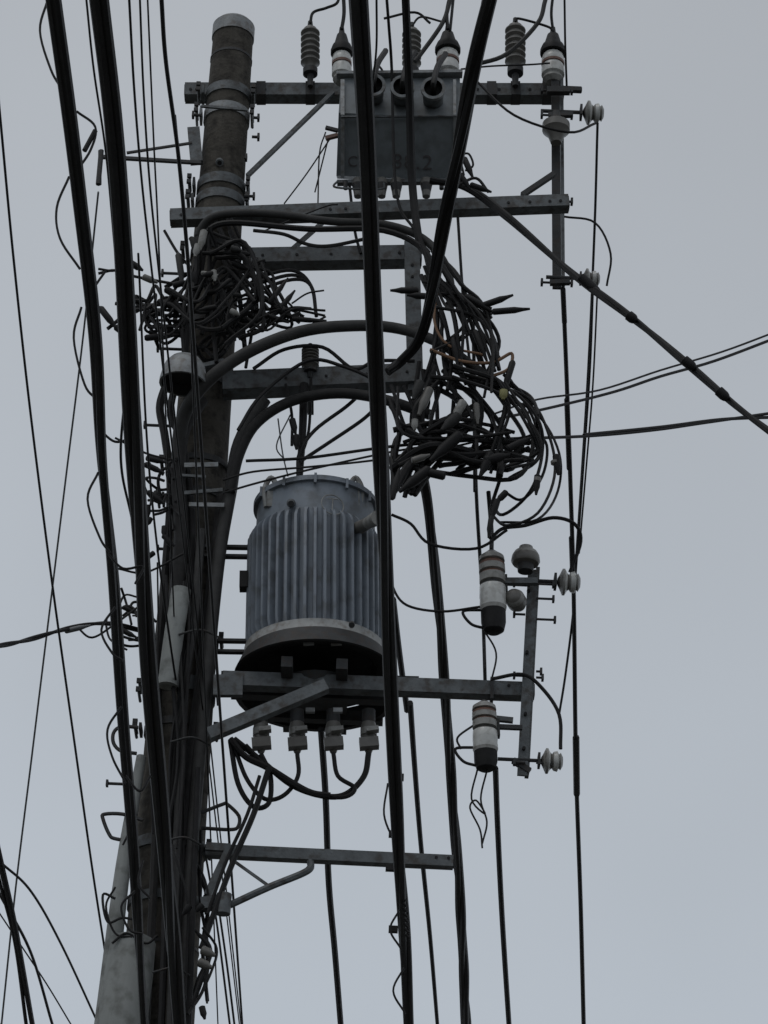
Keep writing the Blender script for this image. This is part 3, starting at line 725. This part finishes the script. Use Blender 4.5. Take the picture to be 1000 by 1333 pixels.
r = random.Random(41); b = B('wire_tangle')
flow(b, r, 8, [(225, 1080, 262, 1110), (228, 1150, 270, 1180), (225, 1220, 272, 1250), (225, 1290, 270, 1345)], 3, 6, 9.68)
flow(b, r, 4, [(250, 1200, 270, 1220), (270, 1230, 282, 1250), (255, 1260, 280, 1290), (240, 1300, 262, 1335)], 3, 5, 9.66)
for i in range(6):
    x = r.uniform(225, 270); y = r.uniform(1150, 1310); cap(b, x, y, x+r.uniform(-12, 12), y+r.uniform(8, 20), 9.62, 9, r.choice((BLK, BLK2, CERG)))
for x, y in ((262, 1236), (258, 1252)): cap(b, x, y, x+18, y+8, 9.6, 12, CERG)
b.emit()
r = random.Random(51); b = B('wire_tangle')
flow(b, r, 9, [(205, 700, 245, 760), (200, 820, 245, 880), (195, 940, 240, 1000), (185, 1040, 240, 1110)], 2.5, 5, 9.74, .06)
b.emit()
b = B('wire_tangle')
wire(b, [(160, 1100), (170, 1080), (178, 1060)], 3, 9.7); wire(b, [(150, 1170), (134, 1165), (140, 1200), (160, 1195), (186, 1200)], 3.5, 9.7); wire(b, [(146, 1228), (165, 1215), (190, 1228), (205, 1218)], 3.5, 9.7)
wire(b, [(150, 1155), (138, 1180), (150, 1215), (172, 1220)], 3, 9.7)
b.emit()

# right tangle: hanging splices, loose and open
r = random.Random(61); b = B('wire_tangle')
flow(b, r, 7, [(548, 318, 575, 340), (565, 360, 600, 390), (590, 400, 630, 430), (600, 460, 650, 490)], 4, 6, 9.55)
flow(b, r, 7, [(545, 340, 565, 370), (555, 400, 590, 430), (545, 450, 600, 480), (540, 500, 620, 530)], 4, 7, 9.58)
flow(b, r, 5, [(560, 370, 590, 400), (610, 400, 630, 420), (630, 440, 650, 470), (610, 480, 640, 520)], 4, 5.5, 9.5)
flow(b, r, 4, [(560, 430, 590, 460), (600, 400, 620, 430), (580, 370, 600, 390), (550, 360, 570, 390)], 3.5, 5, 9.5)
for x1, y1, x2, y2 in ((628, 398, 668, 384), (640, 406, 690, 402), (545, 378, 508, 378), (606, 385, 640, 405), (640, 440, 648, 478), (668, 470, 655, 512), (596, 400, 612, 436), (560, 386, 530, 384), (575, 345, 590, 372), (618, 430, 634, 470), (590, 440, 596, 476)):
    cap(b, x1, y1, x2, y2, 9.46, 9, BLK)
for k in range(4):
    wire(b, [(560+k*5, 345+k*8), (585+k*6, 378+k*5), (610+k*5, 388+k*4), (640, 402+k*4)], 4.5, 9.5+.03*k)
wire(b, [(560, 455), (600, 470), (640, 472), (666, 460), (662, 480), (640, 490)], 4.5, 9.46, ORG)
wire(b, [(570, 380), (566, 420), (585, 450), (630, 462)], 3.5, 9.46, ORG)
b.emit()
r = random.Random(71); b = B('wire_tangle')
flow(b, r, 8, [(545, 470, 600, 500), (530, 520, 600, 560), (515, 570, 580, 610), (512, 610, 560, 645)], 4, 8, 9.55)
flow(b, r, 8, [(560, 460, 620, 500), (600, 500, 660, 540), (600, 560, 680, 600), (560, 590, 640, 620)], 4, 7, 9.52)
flow(b, r, 7, [(508, 560, 530, 610), (560, 560, 590, 605), (620, 575, 650, 615), (660, 575, 700, 600)], 5, 9, 9.5)
flow(b, r, 5, [(600, 520, 630, 560), (560, 540, 590, 580), (530, 580, 560, 620), (510, 625, 540, 650)], 6, 10, 9.5)
flow(b, r, 5, [(640, 480, 660, 510), (680, 530, 695, 550), (690, 580, 706, 600), (640, 600, 680, 625)], 3.5, 5, 9.5)
flow(b, r, 4, [(508, 500, 525, 540), (525, 540, 560, 570), (580, 540, 620, 570), (650, 540, 680, 580)], 4, 6, 9.5)
for pts, w in (([(560, 490), (630, 500), (680, 530), (694, 580), (672, 622), (610, 620), (540, 610)], 6), ([(580, 480), (660, 505), (700, 545), (706, 590), (690, 640), (655, 670), (640, 655)], 4.5),
               ([(640, 500), (690, 520), (716, 570), (722, 620), (700, 668), (660, 684), (640, 670)], 4), ([(650, 512), (700, 540), (728, 590), (726, 640), (700, 676), (650, 680)], 3.5),
               ([(512, 640), (540, 600), (600, 596), (660, 610), (672, 590)], 11), ([(510, 610), (560, 580), (620, 590), (650, 600), (650, 620)], 10),
               ([(660, 500), (690, 516), (700, 540), (694, 565), (670, 572)], 5), ([(512, 560), (560, 552), (620, 572), (690, 576)], 8), ([(640, 540), (655, 600), (640, 660), (638, 700)], 5),
               ([(508, 520), (520, 560), (515, 600), (530, 640), (550, 620)], 7), ([(694, 560), (712, 580), (706, 620), (680, 650), (656, 640)], 4)):
    wire(b, [(x, y, 9.5+r.uniform(-.12, .12)) for x, y in pts], w, 9.5)
for x1, y1, x2, y2, m, w in ((724, 592, 727, 618, BLK, 10), (700, 618, 698, 644, BLK, 9), (722, 600, 723, 606, CERG, 11), (700, 622, 699, 630, CERG, 10), (604, 522, 590, 546, CERM, 12), (656, 508, 655, 520, YEL, 11), (560, 505, 545, 540, CERG, 12),
                            (598, 540, 575, 560, GRYC, 14), (620, 525, 622, 552, CERG, 8), (540, 546, 540, 560, CERM, 9), (548, 496, 538, 520, GRYC, 12), (640, 672, 636, 700, BLK, 8), (648, 650, 640, 676, BLK, 9), (560, 610, 520, 640, BLK, 14), (600, 565, 560, 600, BLK, 15),
                            (660, 585, 690, 570, BLK, 10), (536, 600, 560, 592, CERG, 9), (640, 590, 625, 620, BLK, 12), (510, 650, 520, 610, BLK2, 9), (630, 600, 664, 592, BLK, 13), (580, 620, 545, 612, BLK, 12), (660, 640, 646, 654, BLK, 9)):
    cap(b, x1, y1, x2, y2, 9.36, w, m)
b.emit()
b = B('cable_terminator')
for x1, y1, x2, y2, w in ((266, 300, 260, 326, 10), (258, 318, 254, 334, 9), (278, 352, 280, 366, 8), (300, 404, 312, 410, 8), (262, 355, 284, 358, 6)):
    cap(b, x1, y1, x2, y2, 9.55, w, CERM)
b.emit()

# ================= ground and street =================
def sheet(name, x0, x1, y0, y1, z, mat, th=None):
    b = B(name)
    if th is None:
        b.v += [Vector((x0, y0, z)), Vector((x1, y0, z)), Vector((x1, y1, z)), Vector((x0, y1, z))]; b.f.append((0, 1, 2, 3)); b.m.append(b.mi(mat))
    else: b.beam(Vector(((x0+x1)/2, y0, z-th/2)), Vector(((x0+x1)/2, y1, z-th/2)), x1-x0, th, mat)
    return b.emit()
GR = mk('ground_soil', (.09, .09, .078), .95, 0, .6, .3, .3)
AS = mk('asphalt', (.05, .05, .052), .9, 0, 3, .25, .4)
KB = mk('kerb_concrete', (.3, .3, .29), .9, 0, 4, .2, .3)
WP = mk('road_paint', (.7, .7, .68), .8, 0, 6, .15, .1)
sheet('ground', -1500, 1500, -1500, 1500, 0, GR)
sheet('road', -.6, 5.6, -200, 200, .004, AS)
sheet('kerb', -.75, -.6, -200, 200, .12, KB, .14); sheet('kerb', 5.6, 5.75, -200, 200, .12, KB, .14)
sheet('road_marking', -.35, -.2, -200, 200, .008, WP); sheet('road_marking', 5.2, 5.35, -200, 200, .008, WP)

# ================= world, sun, camera =================
w = bpy.data.worlds.new('World'); sc.world = w; w.use_nodes = True
n = w.node_tree.nodes; l = w.node_tree.links; bg = n['Background']
sky = n.new('ShaderNodeTexSky'); sky.sky_type = 'NISHITA'; sky.sun_disc = False
sky.sun_elevation = math.radians(50); sky.sun_rotation = math.radians(120)
tc = n.new('ShaderNodeTexCoord'); sep = n.new('ShaderNodeSeparateXYZ'); l.new(tc.outputs['Generated'], sep.inputs[0])
cr = n.new('ShaderNodeValToRGB'); e = cr.color_ramp.elements
e[0].position = .25; e[0].color = (.495, .542, .595, 1); e[1].position = .72; e[1].color = (.415, .436, .462, 1)
l.new(sep.outputs['Z'], cr.inputs['Fac'])
nz = n.new('ShaderNodeTexNoise'); nz.inputs['Scale'].default_value = 2.2; nz.inputs['Detail'].default_value = 3
l.new(tc.outputs['Generated'], nz.inputs['Vector'])
mr = n.new('ShaderNodeMapRange'); mr.inputs['To Min'].default_value = 9.1; mr.inputs['To Max'].default_value = 10.9
mr.inputs['From Min'].default_value = .3; mr.inputs['From Max'].default_value = .7
l.new(nz.outputs['Fac'], mr.inputs['Value'])
sc1 = n.new('ShaderNodeVectorMath'); sc1.operation = 'SCALE'
l.new(cr.outputs['Color'], sc1.inputs[0]); l.new(mr.outputs['Result'], sc1.inputs['Scale'])
mx = n.new('ShaderNodeMixRGB'); mx.inputs['Fac'].default_value = .93
l.new(sky.outputs['Color'], mx.inputs['Color1']); l.new(sc1.outputs['Vector'], mx.inputs['Color2'])
l.new(mx.outputs['Color'], bg.inputs['Color']); bg.inputs['Strength'].default_value = .1
sd = bpy.data.lights.new('overcast_sun', 'SUN'); sd.energy = .5; sd.angle = math.radians(30); sd.color = (1, .98, .95)
so = bpy.data.objects.new('overcast_sun', sd); sc.collection.objects.link(so)
so.rotation_euler = Vector((.35, .40, -1)).to_track_quat('-Z', 'Y').to_euler()

cd = bpy.data.cameras.new('camera'); co = bpy.data.objects.new('camera', cd); sc.collection.objects.link(co)
cd.sensor_fit = 'HORIZONTAL'; cd.sensor_width = 36; cd.lens = 36*FPX/1000; cd.clip_end = 5000; cd.clip_start = .05
M = Matrix(((RT.x, UP.x, -FW.x, CAM.x), (RT.y, UP.y, -FW.y, CAM.y), (RT.z, UP.z, -FW.z, CAM.z), (0, 0, 0, 1)))
co.matrix_world = M
sc.camera = co
sc.view_settings.view_transform = 'Standard'; sc.view_settings.look = 'None'; sc.view_settings.exposure = 0
